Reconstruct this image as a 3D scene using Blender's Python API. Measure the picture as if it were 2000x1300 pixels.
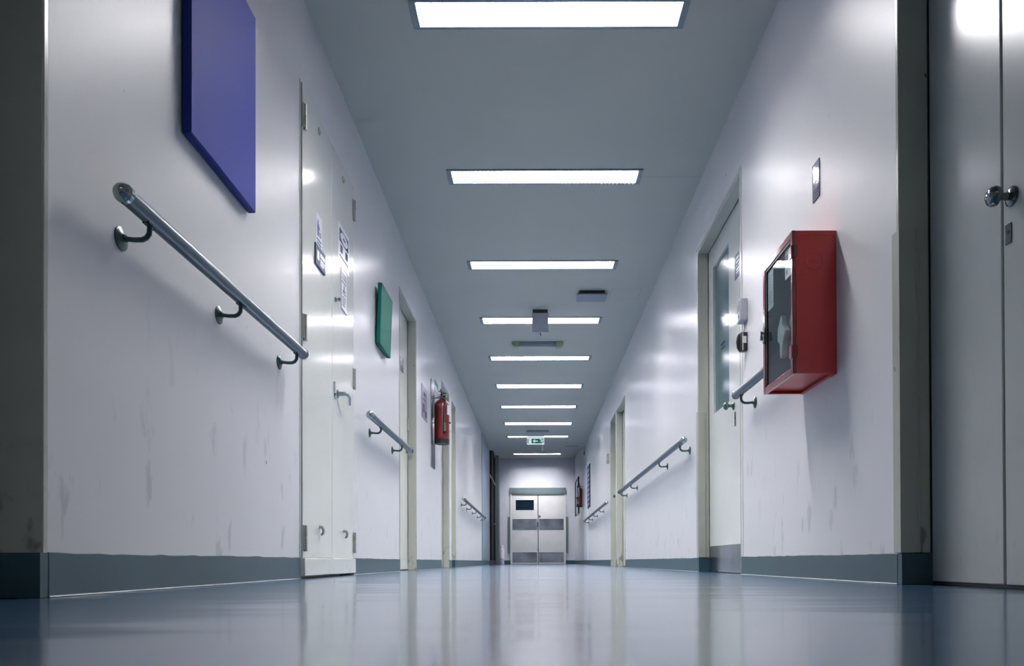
import bpy, math, random
from mathutils import Vector, Matrix
random.seed(7)
PI = math.pi
for o in list(bpy.data.objects):
    bpy.data.objects.remove(o)
SC = bpy.context.scene
COL = SC.collection

# ------------------------------------------------------------------ camera
# a camera standing on the floor, lens axis level, rising front (shift lens)
cam_data = bpy.data.cameras.new('camera')
cam = bpy.data.objects.new('camera', cam_data)
COL.objects.link(cam)
cam_data.sensor_width = 36.0
cam_data.lens = 27.0
cam_data.shift_x = -0.022
cam_data.shift_y = 0.2171
cam_data.clip_start = 0.02
cam.location = (0, 0, 0.075)
cam.rotation_euler = (Matrix.Rotation(math.radians(90 + 0.45), 4, 'X') @ Matrix.Rotation(-0.003, 4, 'Z')).to_euler()
SC.camera = cam

# ------------------------------------------------------------------ world, view
W = bpy.data.worlds.new('world')
SC.world = W
W.use_nodes = True
W.node_tree.nodes['Background'].inputs[0].default_value = (0.5, 0.6, 0.7, 1)
W.node_tree.nodes['Background'].inputs[1].default_value = 0.05
SC.view_settings.view_transform = 'Standard'
SC.view_settings.look = 'None'
SC.view_settings.gamma = 1.0
SC.view_settings.use_curve_mapping = False
SC.view_settings.exposure = 0.0
LAMP_STRENGTH = 205.0
LAMP_COLOUR = (1.0, 0.975, 0.975, 1)

# ------------------------------------------------------------------ dimensions
XL, XR = -1.056, 1.136        # corridor wall faces
ZC, ZH = 2.665, 2.935         # corridor ceiling, higher ceiling of the end lobby
YB, YS, YE = -3.0, 17.9, 21.3 # back wall, soffit end, end wall
BB = 0.097                    # baseboard height

# ------------------------------------------------------------------ materials
def lin(h):
    h = h.lstrip('#')
    r = []
    for i in (0, 2, 4):
        c = int(h[i:i+2], 16) / 255
        r.append(c/12.92 if c <= 0.04045 else ((c+0.055)/1.055)**2.4)
    return (*r, 1)

def mat(name, col, rough=0.5, metal=0.0, var=0.06, vscale=3.0, bump=0.0, bscale=(8, 8, 8), bdist=0.002,
        specks=None, scuffs=None, rvar=0.0, coat=0.0, spec=0.5, emit=None, estr=0.0, alpha=None, trans=0.0):
    m = bpy.data.materials.new(name)
    m.use_nodes = True
    nt = m.node_tree; N = nt.nodes; L = nt.links
    b = N['Principled BSDF']
    tc = N.new('ShaderNodeNewGeometry')
    pos = tc.outputs['Position']
    c = lin(col) if isinstance(col, str) else (*col, 1)
    nz = N.new('ShaderNodeTexNoise'); nz.inputs['Scale'].default_value = vscale
    nz.inputs['Detail'].default_value = 5
    L.new(pos, nz.inputs['Vector'])
    mr = N.new('ShaderNodeMapRange')
    mr.inputs['From Min'].default_value = 0.3; mr.inputs['From Max'].default_value = 0.7
    mr.inputs['To Min'].default_value = 1 - var; mr.inputs['To Max'].default_value = 1 + var
    L.new(nz.outputs['Fac'], mr.inputs['Value'])
    mul = N.new('ShaderNodeVectorMath'); mul.operation = 'SCALE'
    mul.inputs[0].default_value = c[:3]
    L.new(mr.outputs[0], mul.inputs['Scale'])
    colour = mul.outputs[0]
    def layer(colour, vec_scale, scale, lo, hi, dark, zmax=None, off=(0, 0, 0)):
        mp = N.new('ShaderNodeMapping'); mp.inputs['Scale'].default_value = vec_scale
        mp.inputs['Location'].default_value = off
        L.new(pos, mp.inputs['Vector'])
        n = N.new('ShaderNodeTexNoise'); n.inputs['Scale'].default_value = scale; n.inputs['Detail'].default_value = 4
        L.new(mp.outputs[0], n.inputs['Vector'])
        r = N.new('ShaderNodeMapRange'); r.interpolation_type = 'SMOOTHSTEP'; r.inputs['From Min'].default_value = lo; r.inputs['From Max'].default_value = hi
        L.new(n.outputs['Fac'], r.inputs['Value'])
        f = r.outputs[0]
        if zmax:
            sx = N.new('ShaderNodeSeparateXYZ'); L.new(pos, sx.inputs[0])
            zr = N.new('ShaderNodeMapRange'); zr.inputs['From Min'].default_value = zmax; zr.inputs['From Max'].default_value = zmax*0.4
            L.new(sx.outputs['Z'], zr.inputs['Value'])
            mm = N.new('ShaderNodeMath'); mm.operation = 'MULTIPLY'
            L.new(f, mm.inputs[0]); L.new(zr.outputs[0], mm.inputs[1]); f = mm.outputs[0]
        mx = N.new('ShaderNodeMix'); mx.data_type = 'RGBA'
        L.new(f, mx.inputs[0]); L.new(colour, mx.inputs[6]); mx.inputs[7].default_value = (*[v*dark[3] if False else v for v in dark[:3]], 1)
        return mx.outputs[2]
    if specks:
        colour = layer(colour, (1, 1, 0.6), specks[0], specks[1], specks[1]+0.03, specks[2])
    if scuffs:
        colour = layer(colour, (1, 1.6, 0.7), scuffs[0], scuffs[1], scuffs[1]+0.12, scuffs[2], zmax=scuffs[3], off=(3, 1, 5))
    L.new(colour, b.inputs['Base Color'])
    b.inputs['Metallic'].default_value = metal
    b.inputs['Specular IOR Level'].default_value = spec
    if rvar:
        r2 = N.new('ShaderNodeMapRange'); r2.inputs['From Min'].default_value = 0.35; r2.inputs['From Max'].default_value = 0.65
        r2.inputs['To Min'].default_value = max(0.02, rough-rvar); r2.inputs['To Max'].default_value = rough+rvar
        L.new(nz.outputs['Fac'], r2.inputs['Value']); L.new(r2.outputs[0], b.inputs['Roughness'])
    else:
        b.inputs['Roughness'].default_value = rough
    if coat:
        b.inputs['Coat Weight'].default_value = coat; b.inputs['Coat Roughness'].default_value = 0.08
    if bump:
        mp = N.new('ShaderNodeMapping'); mp.inputs['Scale'].default_value = bscale
        L.new(pos, mp.inputs['Vector'])
        n = N.new('ShaderNodeTexNoise'); n.inputs['Scale'].default_value = 1.0; n.inputs['Detail'].default_value = 3
        L.new(mp.outputs[0], n.inputs['Vector'])
        bp = N.new('ShaderNodeBump'); bp.inputs['Strength'].default_value = bump; bp.inputs['Distance'].default_value = bdist
        L.new(n.outputs['Fac'], bp.inputs['Height']); L.new(bp.outputs[0], b.inputs['Normal'])
    if emit:
        b.inputs['Emission Color'].default_value = emit; b.inputs['Emission Strength'].default_value = estr
    if trans:
        b.inputs['Transmission Weight'].default_value = trans
        b.inputs['IOR'].default_value = 1.45
    return m

DK = (0.10, 0.13, 0.13)
M = {}
M['wall'] = mat('wall_paint', '#d3d3d4', 0.31, var=0.02, vscale=1.6, bump=0.5, bscale=(14, 12, 3), bdist=0.0011,
                specks=(26, 0.765, DK), scuffs=(9, 0.60, (0.50, 0.52, 0.54), 0.9), rvar=0.0, spec=0.32)
M['wall_end'] = mat('end_wall_paint', '#c4c6d0', 0.45, var=0.03, bump=0.3, bscale=(14, 14, 5), bdist=0.001)
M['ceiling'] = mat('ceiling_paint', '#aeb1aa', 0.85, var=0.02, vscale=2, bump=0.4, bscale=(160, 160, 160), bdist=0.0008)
M['cream'] = mat('cream_gloss_paint', '#d6d8d2', 0.14, var=0.03, bump=0.4, bscale=(9, 9, 22), bdist=0.0006,
                 specks=(30, 0.76, DK), scuffs=(24, 0.64, (0.4, 0.4, 0.36), 0.30))
M['frame'] = mat('cream_frame_paint', '#aeb0a3', 0.25, var=0.04, specks=(34, 0.73, DK), scuffs=(14, 0.56, (0.2, 0.2, 0.17), 0.35))
M['doorgrey'] = mat('near_door_paint', '#a9aeac', 0.22, var=0.04, bump=0.35, bscale=(40, 40, 40), bdist=0.0004,
                    scuffs=(26, 0.6, (0.35, 0.37, 0.37), 0.2))
M['enddoor'] = mat('end_door_paint', '#c9c9cb', 0.32, var=0.05, vscale=4, specks=(18, 0.70, (0.3, 0.32, 0.34)))
M['guard'] = mat('corner_guard_paint', '#a3a599', 0.3, var=0.06, specks=(26, 0.72, DK))
M['base'] = mat('baseboard_vinyl', '#2b4851', 0.35, var=0.10, vscale=5, specks=(40, 0.78, (0.4, 0.45, 0.5)))
M['steelblue'] = mat('painted_steel_rail', '#4d5d66', 0.3, metal=0.5, var=0.05, vscale=9)
M['chrome'] = mat('worn_chrome', '#a0a8a8', 0.15, metal=1.0, var=0.1, vscale=30)
M['bracket'] = mat('dark_bracket_metal', '#4a5a5a', 0.32, metal=0.85, var=0.15, vscale=40)
M['knob'] = mat('dark_knob_metal', '#6c7676', 0.15, metal=1.0, var=0.1, vscale=40)
M['steel'] = mat('brushed_steel_plate', '#989ca4', 0.24, metal=1.0, var=0.42, vscale=2.6, bump=0.35, bscale=(7, 7, 5), bdist=0.004)
M['greytrim'] = mat('grey_green_trim', '#58666a', 0.45, var=0.04)
M['hinge'] = mat('painted_hinge', '#a9aca2', 0.3, metal=0.3, var=0.12, vscale=30)
M['blue'] = mat('blue_panel_paint', '#2e3e98', 0.6, var=0.05, vscale=2, spec=0.1)
M['blueedge'] = mat('blue_panel_edge', '#243178', 0.55, var=0.05, spec=0.25)
M['green'] = mat('green_panel_cloth', '#136052', 0.6, var=0.05, vscale=5, spec=0.15)
M['red'] = mat('red_enamel', '#cc3a36', 0.32, var=0.06, vscale=5, bump=0.3, bscale=(90, 90, 90), bdist=0.0004, specks=(45, 0.80, (0.5, 0.4, 0.4)))
M['redgloss'] = mat('red_cylinder_enamel', '#5e1210', 0.28, var=0.06, vscale=9)
M['redframe'] = mat('red_door_rim_enamel', '#7a2628', 0.18, var=0.08, vscale=9, coat=0.5)
M['black'] = mat('black_rubber', '#14191b', 0.4, var=0.1)
M['darkglass'] = mat('dark_pane', '#071a24', 0.3, var=0.04, spec=0.12)
M['darkframe'] = mat('dark_door_frame', '#0c181c', 0.4, var=0.05, spec=0.2)
M['frosted'] = mat('frosted_teal_pane', '#3d6068', 0.16, var=0.06, vscale=3, bump=0.25, bscale=(8, 8, 20), bdist=0.0005)
M['white'] = mat('white_plastic', '#dcdce2', 0.35, var=0.02)
M['paper'] = mat('printed_paper', '#dcdde4', 0.28, var=0.03, vscale=20)
M['pinkpaper'] = mat('pinkish_print', '#8f8696', 0.3, var=0.1, vscale=12)
M['ink'] = mat('dark_blue_ink', '#2c3a54', 0.6, var=0.05, spec=0.2)
M['inkblue'] = mat('blue_ink', '#31518d', 0.4, var=0.05)
M['signgrey'] = mat('blue_grey_sign', '#4c5870', 0.5, var=0.05, spec=0.25)
M['greyplastic'] = mat('grey_plastic', '#a4a9b0', 0.4, var=0.04)
M['midgrey'] = mat('mid_grey_plastic', '#74818a', 0.4, var=0.04)
M['signgreen'] = mat('exit_green', '#075c44', 0.5, var=0.03, spec=0.2, emit=lin('#0a7a5c'), estr=0.2)
M['signwhite'] = mat('exit_white', '#e6efee', 0.5, var=0.01, emit=(0.85, 1, 0.98, 1), estr=0.45)
M['lampframe'] = mat('lamp_frame_metal', '#6f7f86', 0.4, metal=0.3, var=0.04)
M['reflector'] = mat('lamp_reflector', '#e4e4ea', 0.3, var=0.01)
M['louvre'] = mat('lamp_louvre', '#e2e0ea', 0.35, var=0.01)
M['endcap'] = mat('yellow_green_plastic', '#8c9b7c', 0.4, var=0.04)
M['hose'] = mat('white_canvas_hose', '#c8ccca', 0.7, var=0.08, vscale=60)
M['cabin'] = mat('cabinet_inside', '#6c8290', 0.5, var=0.06)
M['gap'] = mat('dark_gap', '#10181a', 0.8)
M['bluepanel'] = mat('blue_grey_wall_panel', '#8fa1b0', 0.35, var=0.03)
M['bluepanel_low'] = mat('blue_grey_kick_panel', '#6f8794', 0.35, var=0.04)
M['whitedoor'] = mat('white_laminate', '#eeeef6', 0.28, var=0.01)
M['clear'] = mat('clear_acrylic', '#dfe8e8', 0.05, var=0.0, trans=1.0)
M['boxgrey'] = mat('ceiling_box_plastic', '#a6a6b0', 0.45, var=0.02)

# diffuser: the part of the lamps that gives off light
md = bpy.data.materials.new('lamp_diffuser'); md.use_nodes = True
b_ = md.node_tree.nodes['Principled BSDF']
b_.inputs['Base Color'].default_value = (0.8, 0.8, 0.85, 1)
b_.inputs['Emission Color'].default_value = LAMP_COLOUR
b_.inputs['Emission Strength'].default_value = LAMP_STRENGTH
M['diffuser'] = md

# cabinet glass: thin clear pane
mg = bpy.data.materials.new('cabinet_glass'); mg.use_nodes = True
nt = mg.node_tree; N = nt.nodes; L = nt.links
for n in list(N):
    if n.type != 'OUTPUT_MATERIAL': N.remove(n)
tr = N.new('ShaderNodeBsdfTransparent'); tr.inputs[0].default_value = (0.88, 0.93, 0.93, 1)
gl = N.new('ShaderNodeBsdfGlossy'); gl.inputs['Roughness'].default_value = 0.03
fr = N.new('ShaderNodeFresnel'); fr.inputs[0].default_value = 1.5
g_ = N.new('ShaderNodeNewGeometry'); io = N.new('ShaderNodeMapRange')
io.inputs['To Min'].default_value = 1.5; io.inputs['To Max'].default_value = 1/1.5
L.new(g_.outputs['Backfacing'], io.inputs['Value']); L.new(io.outputs[0], fr.inputs[0])
mx = N.new('ShaderNodeMixShader')
L.new(fr.outputs[0], mx.inputs[0]); L.new(tr.outputs[0], mx.inputs[1]); L.new(gl.outputs[0], mx.inputs[2])
L.new(mx.outputs[0], N['Material Output'].inputs[0])
M['glass'] = mg

# the wall paint is duller by the entrance and glossier further down the corridor
nt = M['wall'].node_tree
g_ = nt.nodes.new('ShaderNodeNewGeometry'); sp = nt.nodes.new('ShaderNodeSeparateXYZ'); rr = nt.nodes.new('ShaderNodeMapRange')
nt.links.new(g_.outputs['Position'], sp.inputs[0]); nt.links.new(sp.outputs['Y'], rr.inputs['Value'])
rr.inputs['From Min'].default_value = 2.6; rr.inputs['From Max'].default_value = 5.4
rr.inputs['To Min'].default_value = 0.40; rr.inputs['To Max'].default_value = 0.28
nt.links.new(rr.outputs[0], nt.nodes['Principled BSDF'].inputs['Roughness'])

# floor: polished blue vinyl
mf = bpy.data.materials.new('floor_vinyl'); mf.use_nodes = True
nt = mf.node_tree; N = nt.nodes; L = nt.links
b = N['Principled BSDF']
geo = N.new('ShaderNodeNewGeometry')
n1 = N.new('ShaderNodeTexNoise'); n1.inputs['Scale'].default_value = 2.2; n1.inputs['Detail'].default_value = 6
L.new(geo.outputs['Position'], n1.inputs['Vector'])
cr = N.new('ShaderNodeValToRGB')
cr.color_ramp.elements[0].position = 0.35; cr.color_ramp.elements[0].color = lin('#294b6e')
cr.color_ramp.elements[1].position = 0.65; cr.color_ramp.elements[1].color = lin('#33567b')
L.new(n1.outputs['Fac'], cr.inputs[0])
n2 = N.new('ShaderNodeTexNoise'); n2.inputs['Scale'].default_value = 320; n2.inputs['Detail'].default_value = 2
L.new(geo.outputs['Position'], n2.inputs['Vector'])
mr = N.new('ShaderNodeMapRange'); mr.inputs['From Min'].default_value = 0.35; mr.inputs['From Max'].default_value = 0.65
mr.inputs['To Min'].default_value = 0.93; mr.inputs['To Max'].default_value = 1.07
L.new(n2.outputs['Fac'], mr.inputs['Value'])
vm = N.new('ShaderNodeVectorMath'); vm.operation = 'SCALE'
L.new(cr.outputs[0], vm.inputs[0]); L.new(mr.outputs[0], vm.inputs['Scale'])
L.new(vm.outputs[0], b.inputs['Base Color'])
b.inputs['Roughness'].default_value = 0.24
b.inputs['Specular IOR Level'].default_value = 1.0
b.inputs['Coat Weight'].default_value = 0.7; b.inputs['Coat Roughness'].default_value = 0.11
mp = N.new('ShaderNodeMapping'); mp.inputs['Scale'].default_value = (0.5, 1.6, 1)
L.new(geo.outputs['Position'], mp.inputs['Vector'])
n3 = N.new('ShaderNodeTexNoise'); n3.inputs['Scale'].default_value = 1.6; n3.inputs['Detail'].default_value = 2
L.new(mp.outputs[0], n3.inputs['Vector'])
bp = N.new('ShaderNodeBump'); bp.inputs['Strength'].default_value = 0.5; bp.inputs['Distance'].default_value = 0.010
L.new(n3.outputs['Fac'], bp.inputs['Height']); L.new(bp.outputs[0], b.inputs['Normal']); L.new(bp.outputs[0], b.inputs['Coat Normal'])
M['floor'] = mf

# ------------------------------------------------------------------ mesh builder
ORG = {}
class MB:
    def __init__(s): s.v = []; s.f = []
    def add(s, vs, fs):
        k = len(s.v); s.v += [tuple(v) for v in vs]; s.f += [tuple(i+k for i in f) for f in fs]; return s
    def box(s, x0, x1, y0, y1, z0, z1):
        if x0 > x1: x0, x1 = x1, x0
        if y0 > y1: y0, y1 = y1, y0
        if z0 > z1: z0, z1 = z1, z0
        vs = [(x0,y0,z0),(x1,y0,z0),(x1,y1,z0),(x0,y1,z0),(x0,y0,z1),(x1,y0,z1),(x1,y1,z1),(x0,y1,z1)]
        return s.add(vs, [(0,3,2,1),(4,5,6,7),(0,1,5,4),(1,2,6,5),(2,3,7,6),(3,0,4,7)])
    def prism(s, poly, off):
        # poly: 3D points (planar), extruded by vector off
        n = len(poly); off = Vector(off); a = [Vector(p) for p in poly]
        vs = a + [p+off for p in a]
        nrm = Vector((0, 0, 0))
        for i in range(n): nrm += a[i].cross(a[(i+1) % n])
        if nrm.dot(off) < 0: lo, hi = tuple(range(n)), tuple(reversed(range(n, 2*n)))
        else: lo, hi = tuple(reversed(range(n))), tuple(range(n, 2*n))
        fs = [lo, hi]
        for i in range(n):
            j = (i+1) % n
            fs.append((i, j, n+j, n+i) if nrm.dot(off) >= 0 else (j, i, n+i, n+j))
        return s.add(vs, fs)
    def tube(s, path, r, n=14, caps=True):
        P = [Vector(p) for p in path]; R = r if isinstance(r, (list, tuple)) else [r]*len(P)
        t = (P[1]-P[0]).normalized()
        up = Vector((0, 0, 1)) if abs(t.z) < 0.9 else Vector((1, 0, 0))
        u = t.cross(up).normalized(); rings = []
        for i, p in enumerate(P):
            if i == 0: tt = P[1]-P[0]
            elif i == len(P)-1: tt = P[-1]-P[-2]
            else: tt = (P[i+1]-P[i]).normalized()+(P[i]-P[i-1]).normalized()
            tt.normalize(); u = (u - tt*u.dot(tt)).normalized(); w = tt.cross(u)
            rings.append([p + (u*math.cos(2*PI*k/n)+w*math.sin(2*PI*k/n))*R[i] for k in range(n)])
        vs = [q for rg in rings for q in rg]; fs = []
        for i in range(len(P)-1):
            for k in range(n):
                a = i*n+k; b = i*n+(k+1) % n
                fs.append((a, b, b+n, a+n))
        if caps:
            fs.append(tuple(reversed(range(n)))); fs.append(tuple((len(P)-1)*n+k for k in range(n)))
        return s.add(vs, fs)
    def lathe(s, origin, axis, prof, n=24):
        # prof: list of (distance along axis, radius)
        o = Vector(origin); a = Vector(axis).normalized()
        path = [o + a*d for d, r in prof]
        up = Vector((0, 0, 1)) if abs(a.z) < 0.9 else Vector((1, 0, 0))
        u = a.cross(up).normalized(); w = a.cross(u)
        vs = []; fs = []
        for (d, r), p in zip(prof, path):
            r = max(r, 1e-4)
            vs += [p + (u*math.cos(2*PI*k/n)+w*math.sin(2*PI*k/n))*r for k in range(n)]
        for i in range(len(prof)-1):
            for k in range(n):
                q = i*n+k; b = i*n+(k+1) % n
                fs.append((q, b, b+n, q+n))
        fs.append(tuple(reversed(range(n)))); fs.append(tuple((len(prof)-1)*n+k for k in range(n)))
        return s.add(vs, fs)
    def build(s, name, m, parent=None, bevel=0.0, smooth=True, loc=None, seg=2):
        if parent is not None: org = ORG[parent.name]
        else:
            xs = [v[0] for v in s.v]; ys = [v[1] for v in s.v]; zs = [v[2] for v in s.v]
            org = Vector(loc) if loc is not None else Vector(((min(xs)+max(xs))/2, (min(ys)+max(ys))/2, min(zs)))
        me = bpy.data.meshes.new(name)
        me.from_pydata([tuple(Vector(v)-org) for v in s.v], [], s.f)
        me.materials.append(M[m])
        if smooth:
            me.shade_smooth() if hasattr(me, 'shade_smooth') else None
            me.set_sharp_from_angle(angle=math.radians(35))
        me.update()
        o = bpy.data.objects.new(name, me); COL.objects.link(o)
        if parent is not None: o.parent = parent
        else: o.location = org
        ORG[o.name] = org.copy()
        if bevel:
            bv = o.modifiers.new('bevel', 'BEVEL'); bv.width = bevel; bv.segments = seg; bv.limit_method = 'ANGLE'
            bv.angle_limit = math.radians(40)
        return o

def tag(o, label=None, cat=None, group=None, kind=None):
    if label: o['label'] = label
    if cat: o['category'] = cat
    if group: o['group'] = group
    if kind: o['kind'] = kind
    return o

def thing(name, loc, label=None, cat=None, group=None, kind=None):
    o = bpy.data.objects.new(name, None); COL.objects.link(o)
    o.location = loc; o.empty_display_size = 0.1
    ORG[o.name] = Vector(loc)
    return tag(o, label, cat, group, kind)

def struct(o, label=None, cat=None):
    return tag(o, label, cat, kind='structure')

# ------------------------------------------------------------------ room shell
lamp_y = [3.515 + 1.537*k for k in range(9)]         # near edges of the nine corridor lamps
LX0, LX1 = -0.576, 0.728                             # lamp frame extent in X
LD = 0.195                                           # lamp frame extent in Y
fl = MB().box(-1.45, 1.45, YB-0.2, YE+0.2, -0.12, 0)
struct(fl.build('floor', 'floor', smooth=False), 'polished blue vinyl floor running the whole corridor, mirroring walls and lamps', 'floor')

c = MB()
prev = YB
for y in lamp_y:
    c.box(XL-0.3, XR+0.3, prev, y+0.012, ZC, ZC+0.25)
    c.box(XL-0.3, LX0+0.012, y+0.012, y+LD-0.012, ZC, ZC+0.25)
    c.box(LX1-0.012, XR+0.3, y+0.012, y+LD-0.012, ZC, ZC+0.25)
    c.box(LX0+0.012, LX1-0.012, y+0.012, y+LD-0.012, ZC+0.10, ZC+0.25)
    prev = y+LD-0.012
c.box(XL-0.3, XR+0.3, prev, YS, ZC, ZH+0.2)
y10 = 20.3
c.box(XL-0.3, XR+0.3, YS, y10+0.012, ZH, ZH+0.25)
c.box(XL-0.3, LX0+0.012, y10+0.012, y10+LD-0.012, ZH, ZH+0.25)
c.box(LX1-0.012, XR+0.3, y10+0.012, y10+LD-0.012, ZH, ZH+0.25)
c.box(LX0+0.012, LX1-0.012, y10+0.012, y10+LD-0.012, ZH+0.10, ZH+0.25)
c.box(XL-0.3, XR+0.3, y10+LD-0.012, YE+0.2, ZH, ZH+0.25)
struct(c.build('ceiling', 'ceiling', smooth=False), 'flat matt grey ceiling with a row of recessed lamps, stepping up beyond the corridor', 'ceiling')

left_open = [(0.60, 1.66, 2.20, 0.093), (3.45, 4.45, 2.262, 0.03), (6.0, 6.857, 2.235, 0.073), (8.70, 9.485, 2.145, 0.076),
             (9.78, 10.29, 2.145, 0.12), (17.93, 20.6, 2.925, 0.06)]
right_open = [(0.60, 2.39, 2.20, 0.089), (4.197, 5.308, 2.215, 0.071), (9.57, 10.58, 2.15, 0.084), (10.66, 11.40, 2.15, 0.075),
              (16.2, 17.55, 2.21, 0.03)]
def side_wall(name, X, sgn, opens, label):
    w = MB(); y = YB
    for (a, b_, top, d) in opens:
        w.box(X, X+sgn*0.3, y, a, 0, ZH)
        w.box(X, X+sgn*0.3, a, b_, top, ZH)
        w.box(X+sgn*(d+0.042), X+sgn*0.3, a, b_, 0, top)
        y = b_
    w.box(X, X+sgn*0.3, y, YE+0.2, 0, ZH)
    return struct(w.build(name, 'wall', smooth=False), label, 'wall')
side_wall('wall_left', XL, -1, left_open, 'glossy white painted left wall of the corridor with scuffs near the floor')
side_wall('wall_right', XR, 1, right_open, 'glossy white painted right wall of the corridor')
struct(MB().box(XL-0.3, XR+0.3, YE, YE+0.2, 0, ZH).build('wall_end', 'wall_end', smooth=False), 'pale wall closing the far end of the corridor', 'wall')
struct(MB().box(XL-0.3, XR+0.3, YB-0.2, YB, 0, ZH).build('wall_back', 'wall_end', smooth=False), 'wall behind the viewer', 'wall')

# baseboards with a hand-cut, slightly ragged top edge
def base_strip(mb, X, sgn, y0, y1):
    n = max(2, int((y1-y0)/0.05)); t = 0.007
    zs = [BB + random.uniform(-0.0018, 0.0018) for _ in range(n+1)]
    xi = X - sgn*t; xo = X
    vs = []; fs = []
    for i in range(n+1):
        y = y0 + (y1-y0)*i/n
        vs += [(xo, y, zs[i]), (xi, y, zs[i]-0.0015), (xi, y, 0.004), (xi-sgn*0.003, y, 0.001), (xo, y, 0.001)]
    for i in range(n):
        a = i*5; b_ = a+5
        for k in range(4):
            fs.append((a+k, a+k+1, b_+k+1, b_+k))
    fs.append((0, 1, 2, 3, 4)); fs.append(tuple(n*5+k for k in (4, 3, 2, 1, 0)))
    mb.add(vs, fs)
bl = MB()
for a, b_ in ((YB, 0.60), (1.66, 3.445), (4.455, 5.998), (6.859, 8.698), (9.487, 9.778), (10.292, 17.93), (20.6, YE-0.008)):
    base_strip(bl, XL, -1, a, b_)
bl.box(XL-0.093, XL+0.006, 1.655-0.024, 1.66, 0.001, BB)          # return into the near door recess
bl.box(XL-0.118, XL-0.002, 10.29-0.024, 10.29, 0.001, BB)         # return into the narrow niche
struct(bl.build('baseboard_left', 'base', smooth=False), 'dark blue-grey vinyl baseboard with ragged top edge along the left wall', 'baseboard')
br = MB()
for a, b_ in ((YB, 0.60), (2.39, 4.195), (5.31, 9.568), (10.582, 10.658), (11.402, YE-0.008)):
    base_strip(br, XR, 1, a, b_)
br.box(XR-0.006, XR+0.089, 2.39-0.027, 2.39, 0.001, BB)
br.box(XR-0.006, XR+0.071, 5.308-0.027, 5.308, 0.001, BB)
struct(br.build('baseboard_right', 'base', smooth=False), 'dark blue-grey vinyl baseboard along the right wall', 'baseboard')
be = MB().box(XL+0.01, -0.668, YE-0.008, YE, 0.001, BB+0.01).box(0.868, XR-0.01, YE-0.008, YE, 0.001, BB+0.01)
struct(be.build('baseboard_end', 'base', smooth=False), 'dark baseboard either side of the far double door', 'baseboard')

# ------------------------------------------------------------------ door helpers
def jambs(root, X, sgn, y0, y1, top, depth, m='frame', t=0.02, z0=0.0, z0far=None):
    f = MB(); p = 0.005
    f.box(X-sgn*p, X+sgn*depth, y0, y0+t, z0, top)
    f.box(X-sgn*p, X+sgn*depth, y1-t, y1, z0 if z0far is None else z0far, top)
    f.box(X-sgn*p, X+sgn*depth, y0+t, y1-t, top-t, top)
    return f.build('door_frame', m, root, bevel=0.004)

def knob(root, X, sgn, y, z, big=0.024, m='knob'):
    # rosette on the leaf, neck and a flattened mushroom knob reaching into the corridor
    ax = (-sgn, 0, 0)
    r = MB().lathe((X, y, z), ax, [(0.0, big*1.02), (0.004, big*1.02), (0.007, big*0.85), (0.012, big*0.55)]).build('rosette', m, root)
    k = MB().lathe((X-sgn*0.010, y, z), ax, [(0, 0.010), (0.020, 0.009), (0.024, big*0.6), (0.030, big*0.98), (0.038, big*1.05), (0.046, big*0.92), (0.052, big*0.6), (0.0545, big*0.2)]).build('knob', m, root)
    return k

def keyplate(root, X, sgn, y, z, h=0.055, w=0.026):
    k = MB().box(X, X-sgn*0.003, y-w/2, y+w/2, z-h/2, z+h/2).build('keyhole_plate', 'knob', root, bevel=0.001)
    MB().lathe((X-sgn*0.0028, y, z+0.004), (-sgn, 0, 0), [(0, 0.005), (0.001, 0.005)], 12).build('keyhole', 'gap', k)

def hinge(parent, X, sgn, y, z, h=0.10, m='hinge'):
    return MB().tube([(X-sgn*0.008, y, z-h/2), (X-sgn*0.008, y, z-0.001)], 0.0075, 10).tube([(X-sgn*0.008, y, z+0.001), (X-sgn*0.008, y, z+h/2)], 0.0075, 10)\
        .box(X-sgn*0.001, X-sgn*0.006, y-0.018, y+0.018, z-h/2, z+h/2).tube([(X-sgn*0.008, y, z-h/2-0.008), (X-sgn*0.008, y, z-h/2)], 0.009, 10).build('hinge', m, parent)

def leaf_box(X, sgn, d, y0, y1, z0, z1, th=0.04):
    return MB().box(X+sgn*d, X+sgn*(d+th), y0, y1, z0, z1)

# near left door (only its far reveal is in the picture)
d = thing('door_1', (XL-0.1, 1.13, 0), 'dark cream door frame recessed in the left wall at the picture edge', 'door', kind='structure')
leaf_box(XL, -1, 0.093, 0.622, 1.634, 0.006, 2.176).build('door_leaf', 'doorgrey', d, bevel=0.002)
jambs(d, XL, -1, 0.60, 1.66, 2.20, 0.092)
knob(d, XL-0.093, -1, 0.72, 1.0)

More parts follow.
